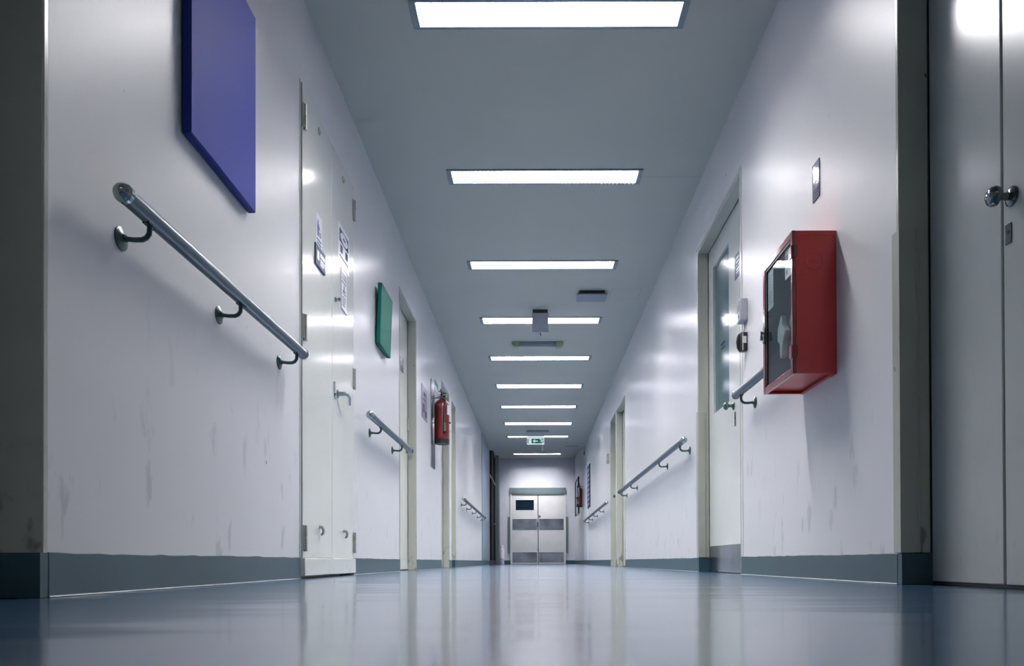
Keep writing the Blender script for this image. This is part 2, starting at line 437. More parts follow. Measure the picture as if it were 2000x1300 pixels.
# closet double door flush with the left wall
d = thing('door_2', (XL, 3.95, 0), 'narrow flush cream double door with hinges on the left wall, bearing signs', 'door', kind='structure')
l1 = leaf_box(XL, -1, -0.010, 3.466, 3.966, 0.095, 2.25, 0.036).build('door_leaf', 'cream', d, bevel=0.0015)
l2 = leaf_box(XL, -1, -0.010, 3.970, 4.444, 0.095, 2.25, 0.036).build('door_leaf', 'cream', d, bevel=0.0015)
for lf, a, b_ in ((l1, 3.464, 3.966), (l2, 3.970, 4.446)):
    MB().box(XL+0.022, XL-0.026, a, b_, 0.012, 0.0935).build('kick_board', 'cream', lf, bevel=0.003)
for z in (2.105, 1.145, 0.187): hinge(l1, XL+0.010, -1, 3.484, z, 0.11)
for z in (2.115, 1.137, 0.190): hinge(l2, XL+0.010, -1, 4.440, z, 0.11)
for lf, y in ((l1, 3.735), (l2, 4.21)):
    MB().lathe((XL+0.010, y, 2.177), (1, 0, 0), [(0, 0.018), (0.004, 0.018), (0.005, 0.012), (0.001, 0.011)], 20).build('round_vent', 'hinge', lf)
    MB().tube([(XL+0.010, y, 0.246), (XL+0.024, y, 0.244), (XL+0.030, y, 0.232), (XL+0.028, y+0.003, 0.216), (XL+0.018, y+0.004, 0.206)], [0.010, 0.009, 0.008, 0.007, 0.005], 10).build('door_stop', 'hinge', lf)
MB().lathe((XL+0.010, 4.03, 1.455), (1, 0, 0), [(0, 0.013), (0.006, 0.013), (0.008, 0.008), (0.020, 0.008), (0.022, 0.011), (0.028, 0.009)], 16).build('small_lock', 'chrome', l2)
MB().box(XL+0.010, XL+0.013, 4.003, 4.033, 0.93, 1.02).build('keyhole_plate', 'chrome', l2, bevel=0.001)
MB().lathe((XL+0.010, 4.075, 0.968), (1, 0, 0), [(0, 0.022), (0.005, 0.022), (0.008, 0.013), (0.045, 0.010)], 18)\
    .tube([(XL+0.048, 4.065, 0.97), (XL+0.054, 4.12, 0.972), (XL+0.053, 4.17, 0.965), (XL+0.047, 4.195, 0.945), (XL+0.045, 4.205, 0.935)], [0.008, 0.009, 0.008, 0.007, 0.006], 12).build('lever_handle', 'chrome', l2)
MB().box(XL+0.002, XL-0.028, 3.451, 3.464, 0.0, 2.260).box(XL+0.002, XL-0.028, 4.446, 4.449, 0.0, 2.260)\
    .box(XL+0.002, XL-0.028, 3.464, 4.446, 2.251, 2.260).build('door_frame', 'cream', d)

# recessed cream door beyond the green panel
d = thing('door_3', (XL-0.07, 6.43, 0), 'cream door recessed in the left wall just beyond the green panel', 'door', kind='structure')
lf = leaf_box(XL, -1, 0.073, 6.022, 6.833, 0.008, 2.213, 0.036).build('door_leaf', 'cream', d, bevel=0.002)
jambs(d, XL, -1, 6.0, 6.857, 2.235, 0.072)
knob(d, XL-0.073, -1, 6.77, 1.055)
hinge(lf, XL-0.073, -1, 6.82, 1.30, 0.10)
MB().box(XL-0.0725, XL-0.069, 6.04, 6.82, 0.012, 0.095).build('kick_plate', 'cream', lf, bevel=0.001)

d = thing('door_4', (XL-0.07, 9.09, 0), 'cream door recessed in the left wall behind the fire extinguisher', 'door', kind='structure')
leaf_box(XL, -1, 0.076, 8.722, 9.463, 0.008, 2.123, 0.036).build('door_leaf', 'cream', d, bevel=0.002)
jambs(d, XL, -1, 8.70, 9.485, 2.145, 0.075)
d = thing('door_5', (XL-0.1, 10.03, 0), 'narrow cream-framed niche in the left wall before the third handrail', 'door', kind='structure')
leaf_box(XL, -1, 0.12, 9.802, 10.268, 0.008, 2.123, 0.036).build('door_leaf', 'cream', d, bevel=0.002)
jambs(d, XL, -1, 9.78, 10.29-0.001, 2.145, 0.118, z0far=BB)

# dark glazed door of the end lobby, left side
d = thing('door_6', (XL-0.03, 19.25, 0), 'dark glazed double door on the left wall at the far end', 'door', kind='structure')
f = MB()
for y in (17.935, 18.75, 19.2, 19.28, 19.75, 20.50):
    f.box(XL-0.058, XL+0.012, y, y+0.085, 0.0, 2.915)
f.box(XL-0.056, XL+0.010, 17.94, 20.58, 2.84, 2.92).box(XL-0.056, XL+0.010, 17.94, 20.58, 0.002, 0.11).box(XL-0.056, XL+0.010, 17.94, 20.58, 2.10, 2.16)
f.build('door_frame', 'darkframe', d, bevel=0.002)
MB().box(XL-0.050, XL-0.030, 17.98, 20.55, 0.08, 2.88).build('glass_pane', 'darkglass', d)
MB().tube([(XL+0.012, 19.24, 1.02), (XL+0.055, 19.24, 1.02), (XL+0.055, 19.42, 1.02)], 0.011, 10).build('door_handle', 'chrome', d)
MB().box(XL+0.012, XL+0.020, 18.775, 18.80, 0.1, 2.05).build('edge_strip', 'steel', d)

# blue-grey protective panel near the end of the left wall
p = MB().box(XL, XL+0.012, 15.38, 17.80, 0.985, ZC-0.003).build('trim_1', 'bluepanel', smooth=False)
struct(p, 'tall pale blue-grey panel on the left wall before the dark glazed door', 'wall panel')
p = MB().box(XL, XL+0.016, 15.38, 17.80, BB+0.003, 0.98).build('trim_2', 'bluepanel_low', smooth=False)
struct(p, 'darker blue-grey lower panel on the left wall before the dark glazed door', 'wall panel')
p = MB().box(XL-0.02, -0.955, 20.66, YE, 0, ZH-0.002).build('trim_3', 'greytrim', bevel=0.004)
struct(p, 'dull grey corner pillar at the left of the far end wall', 'pillar')

# near right double-leaf door
d = thing('door_7', (XR+0.09, 1.5, 0), 'large grey-white double-leaf door recessed in the right wall at the right picture edge', 'door', kind='structure')
leaf_box(XR, 1, 0.089, 2.004, 2.366, 0.010, 2.176, 0.04).build('door_leaf', 'doorgrey', d, bevel=0.003)
lf = leaf_box(XR, 1, 0.089, 0.622, 1.996, 0.010, 2.176, 0.04).build('door_leaf', 'doorgrey', d, bevel=0.003)
jambs(d, XR, 1, 0.60, 2.39-0.0005, 2.20, 0.088, z0far=BB)
MB().box(XR+0.127, XR+0.1295, 1.99, 2.01, 0.01, 2.17).box(XR+0.088, XR+0.1, 2.3665, 2.3695, 0.0, 2.17).box(XR+0.09, XR+0.12, 0.63, 2.36, 0.001, 0.0095).build('door_gap', 'gap', d)
knob(lf, XR+0.089, 1, 1.958, 1.005, 0.0245)
keyplate(lf, XR+0.089, 1, 1.972, 0.915, 0.052, 0.024)
g = MB().box(XR+0.002, XR+0.052, 2.362, 2.370, BB+0.002, 1.098).box(XR-0.009, XR+0.004, 2.362, 2.41, BB+0.002, 1.098).box(XR+0.042, XR+0.045, 2.3605, 2.364, BB+0.002, 1.097).build('corner_guard', 'guard', bevel=0.003)
tag(g, 'pale corner guard strip on the right wall corner beside the nearest right door', 'corner guard', 'corner guards')

# right door with frosted window
d = thing('door_8', (XR+0.07, 4.75, 0), 'cream door with tall frosted pane and metal kick plate on the right wall', 'door', kind='structure')
X0 = XR+0.071; X1 = X0+0.038
py0, py1, pz0, pz1 = 4.74, 5.155, 1.06, 2.045
lf = MB().box(X0, X1, 4.219, py0, 0.008, 2.193).box(X0, X1, py1, 5.284, 0.008, 2.193).box(X0, X1, py0, py1, 0.008, pz0).box(X0, X1, py0, py1, pz1, 2.193).build('door_leaf', 'cream', d, smooth=False)
pn = MB().box(X0+0.014, X0+0.022, py0, py1, pz0, pz1).build('frosted_pane', 'frosted', lf)
gm = MB()
for k in range(2):
    z = 1.48 - k*0.028
    yy = 5.00
    for j in range(8-k):
        h = random.uniform(0.010, 0.018)
        gm.box(X0+0.0138, X0+0.0125, yy - j*0.013, yy - j*0.013-0.008, z-h/2, z+h/2)
gm.build('painted_lettering', 'ink', pn)
jambs(d, XR, 1, 4.197, 5.308-0.0005, 2.215, 0.070, z0far=BB)
MB().box(XR-0.004, XR, 4.175, 4.1965, BB+0.002, 2.235).box(XR-0.004, XR, 4.1965, 5.33, 2.2155, 2.235).build('architrave', 'cream', d)
knob(lf, X0, 1, 4.63, 1.01)
keyplate(lf, X0, 1, 4.60, 0.925, 0.085, 0.024)
kp = MB().box(X0, X0-0.003, 4.225, 5.27, 0.012, 0.175).build('kick_plate', 'steel', lf)
MB().box(X0+0.001, X0-0.008, 4.225, 5.27, 0.004, 0.016).build('threshold_strip', 'chrome', lf)
g = MB().box(XR-0.004, XR+0.042, 5.274, 5.286, BB+0.002, 1.105).box(XR-0.010, XR+0.001, 5.274, 5.335, BB+0.002, 1.105).build('corner_guard', 'guard', bevel=0.003)
tag(g, 'scuffed cream corner guard on the far jamb of the door with the frosted pane', 'corner guard', 'corner guards')

d = thing('door_9', (XR+0.08, 10.07, 0), 'cream door frame at the far end of the long right handrail', 'door', kind='structure')
leaf_box(XR, 1, 0.084, 9.592, 10.558, 0.008, 2.128, 0.036).build('door_leaf', 'cream', d, bevel=0.002)
jambs(d, XR, 1, 9.57, 10.58, 2.15, 0.083)
d = thing('door_10', (XR+0.07, 11.03, 0), 'cream door with knob on the right wall, second of the adjoining pair', 'door', kind='structure')
lf = leaf_box(XR, 1, 0.075, 10.682, 11.378, 0.008, 2.128, 0.036).build('door_leaf', 'cream', d, bevel=0.002)
jambs(d, XR, 1, 10.66, 11.40, 2.15, 0.074)
knob(lf, XR+0.075, 1, 11.16, 1.02); keyplate(lf, XR+0.075, 1, 11.14, 0.93, 0.06)
MB().box(XR+0.0745, XR+0.066, 11.30, 11.378, 0.19, 0.235).box(XR+0.0745, XR+0.070, 10.70, 11.37, 0.17, 0.20).build('lower_rail', 'bracket', lf)
d = thing('door_11', (XR, 16.9, 0), 'bright white flush door near the far end of the right wall', 'door', kind='structure')
leaf_box(XR, 1, -0.006, 16.205, 17.545, 0.10, 2.205, 0.034).build('door_leaf', 'whitedoor', d, bevel=0.002)

# far double door
S = 0.0142
d = thing('door_12', (0.1, YE, 0), 'cream double swing door with metal bands and one dark window at the far end', 'door', kind='structure')
yf = YE
MB().box(-0.667, -0.628, yf-0.035, yf, 0, 1.95).box(0.83, 0.868, yf-0.035, yf, 0, 1.95).box(-0.628, 0.83, yf-0.035, yf, 1.935, 1.95).build('door_frame', 'cream', d)
MB().box(-0.68, 0.872, yf-0.06, yf, 1.951, 2.115).box(-0.62, 0.82, yf-0.05, yf, 1.92, 1.955).build('head_board', 'greytrim', d, bevel=0.003)
for s_, x0, x1 in ((0, -0.625, 0.092), (1, 0.112, 0.828)):
    if s_ == 0:
        wx0, wx1, wz0, wz1 = -0.518, -0.014, 1.495, 1.779
        lf = MB().box(x0, wx0, yf-0.028, yf-0.001, 0.01, 1.93).box(wx1, x1, yf-0.028, yf-0.001, 0.01, 1.93).box(wx0, wx1, yf-0.028, yf-0.001, 0.01, wz0).box(wx0, wx1, yf-0.028, yf-0.001, wz1, 1.93).build('door_leaf', 'enddoor', d, smooth=False)
        MB().box(wx0, wx1, yf-0.016, yf-0.008, wz0, wz1).build('window_pane', 'darkglass', lf)
        MB().box(wx0, wx1, yf-0.034, yf-0.027, wz0-0.018, wz0).box(wx0, wx1, yf-0.034, yf-0.027, wz1, wz1+0.012).build('window_bead', 'white', lf)
    else:
        lf = MB().box(x0, x1, yf-0.028, yf-0.001, 0.01, 1.93).build('door_leaf', 'enddoor', d, smooth=False)
    a = x0+0.015; b_ = x1-0.02
    MB().box(a, b_, yf-0.032, yf-0.028, 0.948, 1.254).build('push_plate', 'steel', lf)
    MB().box(a, b_, yf-0.032, yf-0.028, 0.05, 0.33).build('kick_plate', 'steel', lf)
MB().lathe((0.145, yf-0.028, 1.32), (0, -1, 0), [(0, 0.03), (0.01, 0.03), (0.013, 0.015), (0.03, 0.015)], 14).build('door_lock', 'bracket', d)
MB().box(0.075, 0.115, yf-0.05, yf-0.028, 1.03, 1.16).build('door_latch', 'bracket', d)
MB().box(0.08, 0.115, yf-0.045, yf-0.028, 0.39, 0.42).build('floor_bolt', 'bracket', d)
MB().box(0.088, 0.116, yf-0.012, yf-0.001, 0.01, 1.925).build('door_gap', 'gap', d)
for x0, lab in ((-0.735, 'narrow grey buffer strip left of the far double door'), (0.872, 'narrow grey buffer strip right of the far double door')):
    g = MB().box(x0, x0+0.058, yf-0.03, yf, 0.302, 1.31).build('buffer_strip', 'greytrim', bevel=0.003)
    tag(g, lab, 'buffer strip')

# ------------------------------------------------------------------ ceiling lamps
def lamp_mesh(y, z, name, label, droop):
    t = thing(name, ((LX0+LX1)/2, y+LD/2, z), label, 'ceiling light', 'recessed ceiling lights in a row')
    f = MB(); fw = 0.024; zb = z-0.007; zt = z+0.012
    f.box(LX0, LX1, y, y+fw*0.7, zb, zt).box(LX0, LX1, y+LD-fw*0.7, y+LD, zb, zt)
    f.box(LX0, LX0+fw*1.3, y+fw*0.7, y+LD-fw*0.7, zb, zt).box(LX1-fw*1.3, LX1, y+fw*0.7, y+LD-fw*0.7, zb, zt)
    f.build('frame', 'lampframe', t, bevel=0.0015)
    a, b_ = LX0+0.014, LX1-0.014; c0, c1 = y+0.014, y+LD-0.014
    r = MB().box(a, a+0.003, c0, c1, z+0.001, z+0.085).box(b_-0.003, b_, c0, c1, z+0.001, z+0.085)\
        .box(a, b_, c0, c0+0.003, z+0.001, z+0.085).box(a, b_, c1-0.003, c1, z+0.001, z+0.085).box(a, b_, c0, c1, z+0.085, z+0.088)
    r.build('reflector', 'reflector', t, smooth=False)
    MB().box(a+0.006, b_-0.006, c0+0.006, c1-0.006, z+0.034, z+0.037).build('diffuser', 'diffuser', t, smooth=False)
    lv = MB(); n = 46
    i0, i1 = LX0+fw*1.3+0.004, LX1-fw*1.3-0.004
    for k in range(n):
        x = i0 + (i1-i0)*(k+0.5)/n
        dz = droop[0]+(droop[1]-droop[0])*k/(n-1)
        lv.box(x-0.0008, x+0.0008, y+fw*0.7+0.003, y+LD-fw*0.7-0.003, z+0.006-dz, z+0.026-dz*0.5)
    lv.box(i0, i1, y+LD-fw*0.7-0.012, y+LD-fw*0.7-0.010, z+0.008-min(droop), z+0.020)
    lv.build('louvre', 'louvre', t, smooth=False)
    return t
lamp_labels = [
    'recessed ceiling light cut by the top edge of the picture, nearest of the row',
    'recessed ceiling light with drooping louvre, second nearest, directly below the cropped one',
    'recessed ceiling light just before the small ceiling vent, third nearest',
    'recessed ceiling light partly hidden behind the hanging grey box',
    'recessed ceiling light just beyond the unlit emergency batten',
    'recessed ceiling light, sixth nearest, two beyond the hanging grey box',
    'recessed ceiling light, seventh nearest, midway between emergency batten and exit sign',
    'recessed ceiling light just in front of the exit sign bracket',
    'recessed ceiling light seen right behind the green exit sign']
droops = [(0.004, 0.002), (0.018, 0.026), (0.004, 0.004), (0.024, 0.026), (0.0, 0.0), (0.028, 0.028), (0.0, 0.0), (0.026, 0.030), (0.0, 0.0)]
for y, lb, dr in zip(lamp_y, lamp_labels, droops):
    lamp_mesh(y, ZC, 'ceiling_light', lb, dr)
lamp_mesh(y10, ZH, 'ceiling_light', 'farthest ceiling light, in front of the end wall beyond the exit sign', (0.0, 0.0))

# added fill lamp, unseen behind the viewer, to brighten the near reveals
rear_fill = lamp_mesh(-1.2, ZC-0.09, 'ceiling_light', 'added dim fill lamp, out of view behind the viewer', (0.0, 0.0))
M['diffuser_fill'] = M['diffuser'].copy(); M['diffuser_fill'].node_tree.nodes['Principled BSDF'].inputs['Emission Strength'].default_value = LAMP_STRENGTH*0.15
for ch in rear_fill.children:
    if ch.name.startswith('diffuser'): ch.data.materials[0] = M['diffuser_fill']

# ------------------------------------------------------------------ handrails
def handrail(X, sgn, y0, y1, brs, zr, zb, label, caps=(1, 1)):
    xc = X - sgn*0.076; r = 0.0215
    t = thing('handrail', (X, y0, zr-0.07), label, 'handrail', 'grab rails on the corridor walls')
    MB().tube([(xc, y0, zr), (xc, y1, zr)], r, 28).box(xc-0.002, xc+0.002, y0, y1, zr-r-0.0012, zr-r+0.003).build('rail', 'steelblue', t)
    def cap(y, s):
        MB().lathe((xc, y, zr), (0, s, 0), [(-0.014, r+0.0008), (-0.013, r+0.002), (-0.001, r+0.002), (0.0, r+0.001), (0.006, r*0.97), (0.012, r*0.85), (0.017, r*0.66), (0.0205, r*0.40), (0.022, r*0.15), (0.0222, 0.0008)], 24).build('end_cap', 'chrome', t)
    if caps[0]: cap(y0, -1)
    if caps[1]: cap(y1, 1)
    for y in brs:
        a = [(X-sgn*0.004, y, zb), (X-sgn*0.020, y, zb-0.001), (X-sgn*0.036, y, zb-0.003), (X-sgn*0.055, y, zb-0.003), (X-sgn*0.066, y, zb+0.002),
             (X-sgn*0.073, y, zb+0.012), (X-sgn*0.074, y, zr-r-0.006), (xc, y, zr-r-0.001)]
        b1 = MB().tube(a, [0.0085, 0.0065, 0.0065, 0.0068, 0.0068, 0.0068, 0.0068, 0.0075], 12)\
            .box(xc-0.009, xc+0.009, y-0.024, y+0.024, zr-r-0.003, zr-r+0.0015).build('bracket', 'bracket', t)
        MB().lathe((X, y, zb), (-sgn, 0, 0), [(0.0, 0.030), (0.003, 0.030), (0.006, 0.024), (0.010, 0.012), (0.014, 0.0095)], 24).build('wall_plate', 'bracket', b1)
    return t
handrail(XL, -1, 1.825, 3.26, (1.958, 2.567, 3.174), 0.958, 0.903, 'blue-grey handrail under the blue panel, nearest on the left wall')
handrail(XL, -1, 4.575, 6.02, (4.92, 5.70), 0.955, 0.903, 'short handrail on the left wall between the closet and the recessed door')
handrail(XL, -1, 10.60, 15.3, (11.08, 11.95, 12.98, 14.14, 15.1), 0.945, 0.893, 'long distant handrail with five brackets at the end of the left wall')
handrail(XR, 1, 3.28, 4.03, (3.935,), 0.945, 0.888, 'handrail end emerging behind the red cabinet on the right wall')
handrail(XR, 1, 5.425, 9.56, (5.59, 6.53, 8.45, 9.40), 0.932, 0.880, 'long handrail with four brackets in the middle of the right wall')
handrail(XR, 1, 11.25, 16.3, (12.53, 13.8, 14.95, 16.08), 0.935, 0.885, 'distant handrail on the right wall below the dark notice board')

# ------------------------------------------------------------------ left wall things
t = thing('wall_panel', (XL, 2.56, 1.36), 'large blue canvas panel hung high on the left wall above the handrail', 'panel')
MB().box(XL+0.003, XL+0.030, 2.29, 2.825, 1.362, 2.085).build('panel_body', 'blueedge', t, bevel=0.003)
MB().box(XL+0.0295, XL+0.0315, 2.293, 2.822, 1.365, 2.082).build('panel_face', 'blue', t, bevel=0.0008)
a = [(XL+0.004, 5.09, 1.525), (XL+0.034, 5.09, 1.522), (XL+0.050, 5.09, 1.932), (XL+0.020, 5.09, 1.935)]
g = MB().prism(a, (0, 0.375, 0)).build('wall_panel', 'green', bevel=0.006, loc=(XL, 5.28, 1.522))
tag(g, 'square green padded panel tilting off the left wall beyond the closet', 'panel')

def bars(root, name, m, X, sgn, rects):
    b1 = MB()
    for (y0, y1, z0, z1) in rects: b1.box(X, X-sgn*0.0008, y0, y1, z0, z1)
    return b1.build(name, m, root, smooth=False)
XD = XL+0.010     # closet leaf surface
t = thing('sign', (XD, 3.73, 1.60), 'white notice with a blue standing figure on the closet door', 'sign')
MB().box(XD, XD+0.0012, 3.676, 3.78, 1.598, 1.762).build('plate', 'paper', t, smooth=False)
fig = MB().lathe((XD+0.0012, 3.712, 1.727), (1, 0, 0), [(0, 0.0075), (0.0008, 0.0075)], 14)
fig.prism([(XD+0.0012, y, z) for y, z in ((3.700, 1.717), (3.722, 1.717), (3.742, 1.695), (3.738, 1.690), (3.722, 1.702), (3.721, 1.655), (3.713, 1.655), (3.711, 1.685), (3.708, 1.655), (3.700, 1.655), (3.699, 1.70))], (0.0008, 0, 0))
fig.build('figure', 'inkblue', t, smooth=False)
bars(t, 'printing', 'inkblue', XD+0.0012, -1, [(3.735, 3.757, 1.660, 1.664), (3.735, 3.738, 1.660, 1.682), (3.754, 3.757, 1.660, 1.682), (3.735, 3.757, 1.679, 1.682),
     (3.692, 3.766, 1.634, 1.643), (3.692, 3.766, 1.616, 1.625)])
t = thing('sign', (XD, 3.73, 1.50), 'grey framed plate with white text strips on the closet door', 'sign')
MB().box(XD, XD+0.008, 3.652, 3.817, 1.502, 1.602).build('plate', 'signgrey', t, bevel=0.001)
bars(t, 'printing', 'paper', XD+0.008, -1, [(3.675, 3.705, 1.532, 1.575), (3.725, 3.80, 1.558, 1.577), (3.725, 3.80, 1.542, 1.548), (3.725, 3.80, 1.531, 1.536), (3.725, 3.78, 1.52, 1.525)])
t = thing('sign', (XD, 4.2, 1.68), 'white notice with dark header oval on the upper right closet leaf', 'sign')
MB().box(XD, XD+0.0012, 4.09, 4.335, 1.682, 1.905).build('plate', 'paper', t, smooth=False)
bars(t, 'header', 'ink', XD+0.0012, -1, [(4.12, 4.315, 1.808, 1.878)])
ov = [(XD+0.002, 4.2175+0.082*math.cos(k*PI/12), 1.843+0.029*math.sin(k*PI/12)) for k in range(24)]
MB().prism(ov, (0.0006, 0, 0)).build('oval', 'paper', t, smooth=False)
bars(t, 'printing', 'ink', XD+0.0012, -1, [(4.12, 4.31, 1.728, 1.734)])
bars(t, 'dark_square', 'ink', XD+0.0012, -1, [(4.14, 4.185, 1.755, 1.796)])
bars(t, 'dark_square', 'ink', XD+0.0012, -1, [(4.25, 4.30, 1.755, 1.796)])
bars(t, 'oval_text', 'ink', XD+0.0026, -1, [(4.19, 4.245, 1.838, 1.848)])
t = thing('sign', (XD, 4.2, 1.45), 'narrow white notice with pink label and small pictogram on the right closet leaf', 'sign')
MB().box(XD, XD+0.003, 4.147, 4.272, 1.449, 1.672).build('plate', 'paper', t, smooth=False)
bars(t, 'pink_label', 'pinkpaper', XD+0.003, -1, [(4.165, 4.262, 1.618, 1.660)])
bars(t, 'printing', 'ink', XD+0.003, -1, [(4.165, 4.255, 1.603, 1.608), (4.175, 4.245, 1.543, 1.547), (4.19, 4.235, 1.556, 1.563), (4.206, 4.216, 1.563, 1.590),
     (4.175, 4.245, 1.522, 1.526), (4.175, 4.245, 1.508, 1.512), (4.175, 4.235, 1.494, 1.498), (4.175, 4.235, 1.480, 1.484), (4.147, 4.151, 1.449, 1.672), (4.147, 4.272, 1.449, 1.453)])
t = thing('sign', (XL-0.073, 6.53, 1.69), 'small silvery plate on the recessed cream door on the left', 'sign')
MB().box(XL-0.0725, XL-0.068, 6.455, 6.60, 1.695, 1.815).build('plate', 'steel', t, bevel=0.001)
bars(t, 'printing', 'ink', XL-0.068, -1, [(6.455, 6.60, 1.695, 1.700), (6.48, 6.58, 1.74, 1.746), (6.48, 6.58, 1.725, 1.731)])
t = thing('poster', (XL, 7.37, 1.44), 'glossy pinkish-grey poster on the left wall before the extinguisher', 'poster')
MB().box(XL, XL+0.004, 7.20, 7.54, 1.44, 1.752).build('sheet', 'pinkpaper', t, smooth=False)
bars(t, 'printing', 'ink', XL+0.004, -1, [(7.20, 7.208, 1.44, 1.752), (7.25, 7.36, 1.50, 1.58), (7.40, 7.50, 1.47, 1.53), (7.28, 7.46, 1.62, 1.635), (7.30, 7.44, 1.66, 1.70)])
g = MB().box(XL, XL+0.006, 7.82, 8.10, 1.05, 1.945).box(XL+0.006, XL+0.009, 7.82, 7.83, 1.05, 1.945).box(XL+0.006, XL+0.009, 8.09, 8.10, 1.05, 1.945).build('backing_board', 'steel', smooth=False)
tag(g, 'tall shiny backing board behind the extinguisher on the left wall', 'board')
t = thing('sign', (XL, 8.22, 1.87), 'white and green sign above and beyond the left extinguisher', 'sign')
MB().box(XL, XL+0.004, 8.12, 8.42, 1.84, 2.02).build('plate', 'paper', t, smooth=False)
bars(t, 'printing', 'signgreen', XL+0.004, -1, [(8.13, 8.41, 1.955, 2.012), (8.16, 8.38, 1.89, 1.897)])

# ------------------------------------------------------------------ extinguishers
def extinguisher(X, sgn, y, z0, label, r=0.077, off=0.018, h=0.43, label_dir=(0, -1)):
    xc = X - sgn*(r+off)
    t = thing('fire_extinguisher', (xc, y, z0), label, 'fire extinguisher')
    body = MB().lathe((xc, y, z0+0.045), (0, 0, 1), [(0, r), (h-0.085, r), (h-0.05, r*0.93), (h-0.025, r*0.72), (h-0.010, r*0.40), (h+0.005, r*0.26)], 32).build('cylinder', 'redgloss', t)
    MB().lathe((xc, y, z0), (0, 0, 1), [(0.006, r*0.80), (0, r*0.9), (0, r*1.01), (0.05, r*1.015), (0.052, r*0.99)], 32).build('base_ring', 'black', t)
    zt = z0+0.045+h
    MB().lathe((xc, y, zt), (0, 0, 1), [(0, 0.020), (0.012, 0.022), (0.016, 0.015), (0.040, 0.014), (0.044, 0.008)], 16)\
        .box(xc-0.010, xc+0.010, y-0.012, y+0.03, zt+0.015, zt+0.033).build('valve', 'bracket', t)
    MB().prism([(xc-0.009, y-0.015, zt+0.036), (xc-0.009, y+0.02, zt+0.036), (xc-0.009+0.0, y+0.02, zt+0.041), (xc-0.009, y-0.015, zt+0.042)], (0.018, 0, 0))\
        .tube([(xc, y, zt+0.038), (xc-0.03*sgn*0, y-0.05, zt+0.050), (xc, y-0.105, zt+0.072)], [0.008, 0.0075, 0.006], 8)\
        .tube([(xc+sgn*0.02, y-0.01, zt+0.040), (xc-sgn*0.045, y-0.03, zt+0.050), (xc-sgn*0.02+sgn*0.05, y-0.05, zt+0.070)], [0.005, 0.006, 0.005], 8)\
        .tube([(xc, y, zt+0.024), (xc+sgn*0.045, y-0.02, zt+0.020)], [0.006, 0.004], 8).build('lever', 'black', t)
    xh = xc - sgn*0.03; yh = y - r*0.93 - 0.004
    hs = MB().tube([(xc-sgn*0.012, y, zt+0.024), (xc-sgn*0.045, y-0.03, zt+0.020), (xh-sgn*0.012, yh+0.012, zt-0.020), (xh-sgn*0.006, yh-0.006, zt-0.10), (xh, yh-0.006, zt-0.20), (xh-sgn*0.004, yh-0.006, zt-0.265)],
              0.0095, 12).build('discharge_hose', 'black', t)
    MB().tube([(xh-sgn*0.004, yh-0.006, zt-0.262), (xh-sgn*0.006, yh-0.008, zt-0.285), (xh-sgn*0.008, yh-0.010, zt-0.355)], [0.010, 0.0135, 0.0155], 14).build('nozzle', 'greenplastic', hs)
    MB().lathe((xc, y, z0+0.045+h*0.40), (0, 0, 1), [(0, r+0.0018), (0.008, r+0.0018)], 32).tube([(xc, y, z0+0.049+h*0.40), (X-sgn*0.0095, y, z0+0.049+h*0.40)], 0.006, 8)\
        .box(xc-sgn*(r+0.001), xc-sgn*(r+0.014), y-0.004, y+0.004, z0+0.041+h*0.40, z0+0.059+h*0.40).build('strap', 'black', t)
    MB().box(X-sgn*0.0095, X-sgn*0.016, y-0.015, y+0.015, zt-0.20, zt+0.03).tube([(X-sgn*0.010, y, zt+0.008), (xc, y, zt+0.008)], 0.006, 8).build('wall_hook', 'bracket', t)
    return t, xc, zt
M['greenplastic'] = mat('dark_green_plastic', '#2c4a35', 0.4)
def curved_label(root, xc, y, r, a0, a1, z0, z1, m, name='label'):
    b1 = MB(); n = 8; vs = []; fs = []
    for i in range(n+1):
        a = math.radians(a0+(a1-a0)*i/n)
        for rr in (r+0.0004, r+0.0012):
            for z in (z0, z1): vs.append((xc+rr*math.cos(a), y+rr*math.sin(a), z))
    for i in range(n):
        k = i*4; q = k+4
        fs += [(k+2, q+2, q+3, k+3), (k, k+1, q+1, q), (k+1, k+3, q+3, q+1), (k, q, q+2, k+2)]
    fs += [(0, 2, 3, 1), (n*4, n*4+1, n*4+3, n*4+2)]
    return b1.add(vs, fs).build(name, m, root)
t, xc, zt = extinguisher(XL, -1, 8.0, 1.30, 'red fire extinguisher with black hose hanging on the left wall')
curved_label(t, xc, 8.0, 0.077, -40, 15, 1.60, 1.70, 'paper')
t, xc, zt = extinguisher(XR, 1, 18.0, 1.345, 'distant red fire extinguisher with white label on the right wall at the end', r=0.070, off=0.010)
lb = curved_label(t, xc, 18.0, 0.070, 190, 262, 1.585, 1.79, 'paper')
curved_label(t, xc, 18.0, 0.070, 205, 258, 1.42, 1.52, 'pinkpaper', 'emblem')
for k in range(5):
    curved_label(lb, xc, 18.0, 0.0715, 200, 255-8*(k % 2), 1.605+0.035*k, 1.615+0.035*k, 'ink', 'printing')

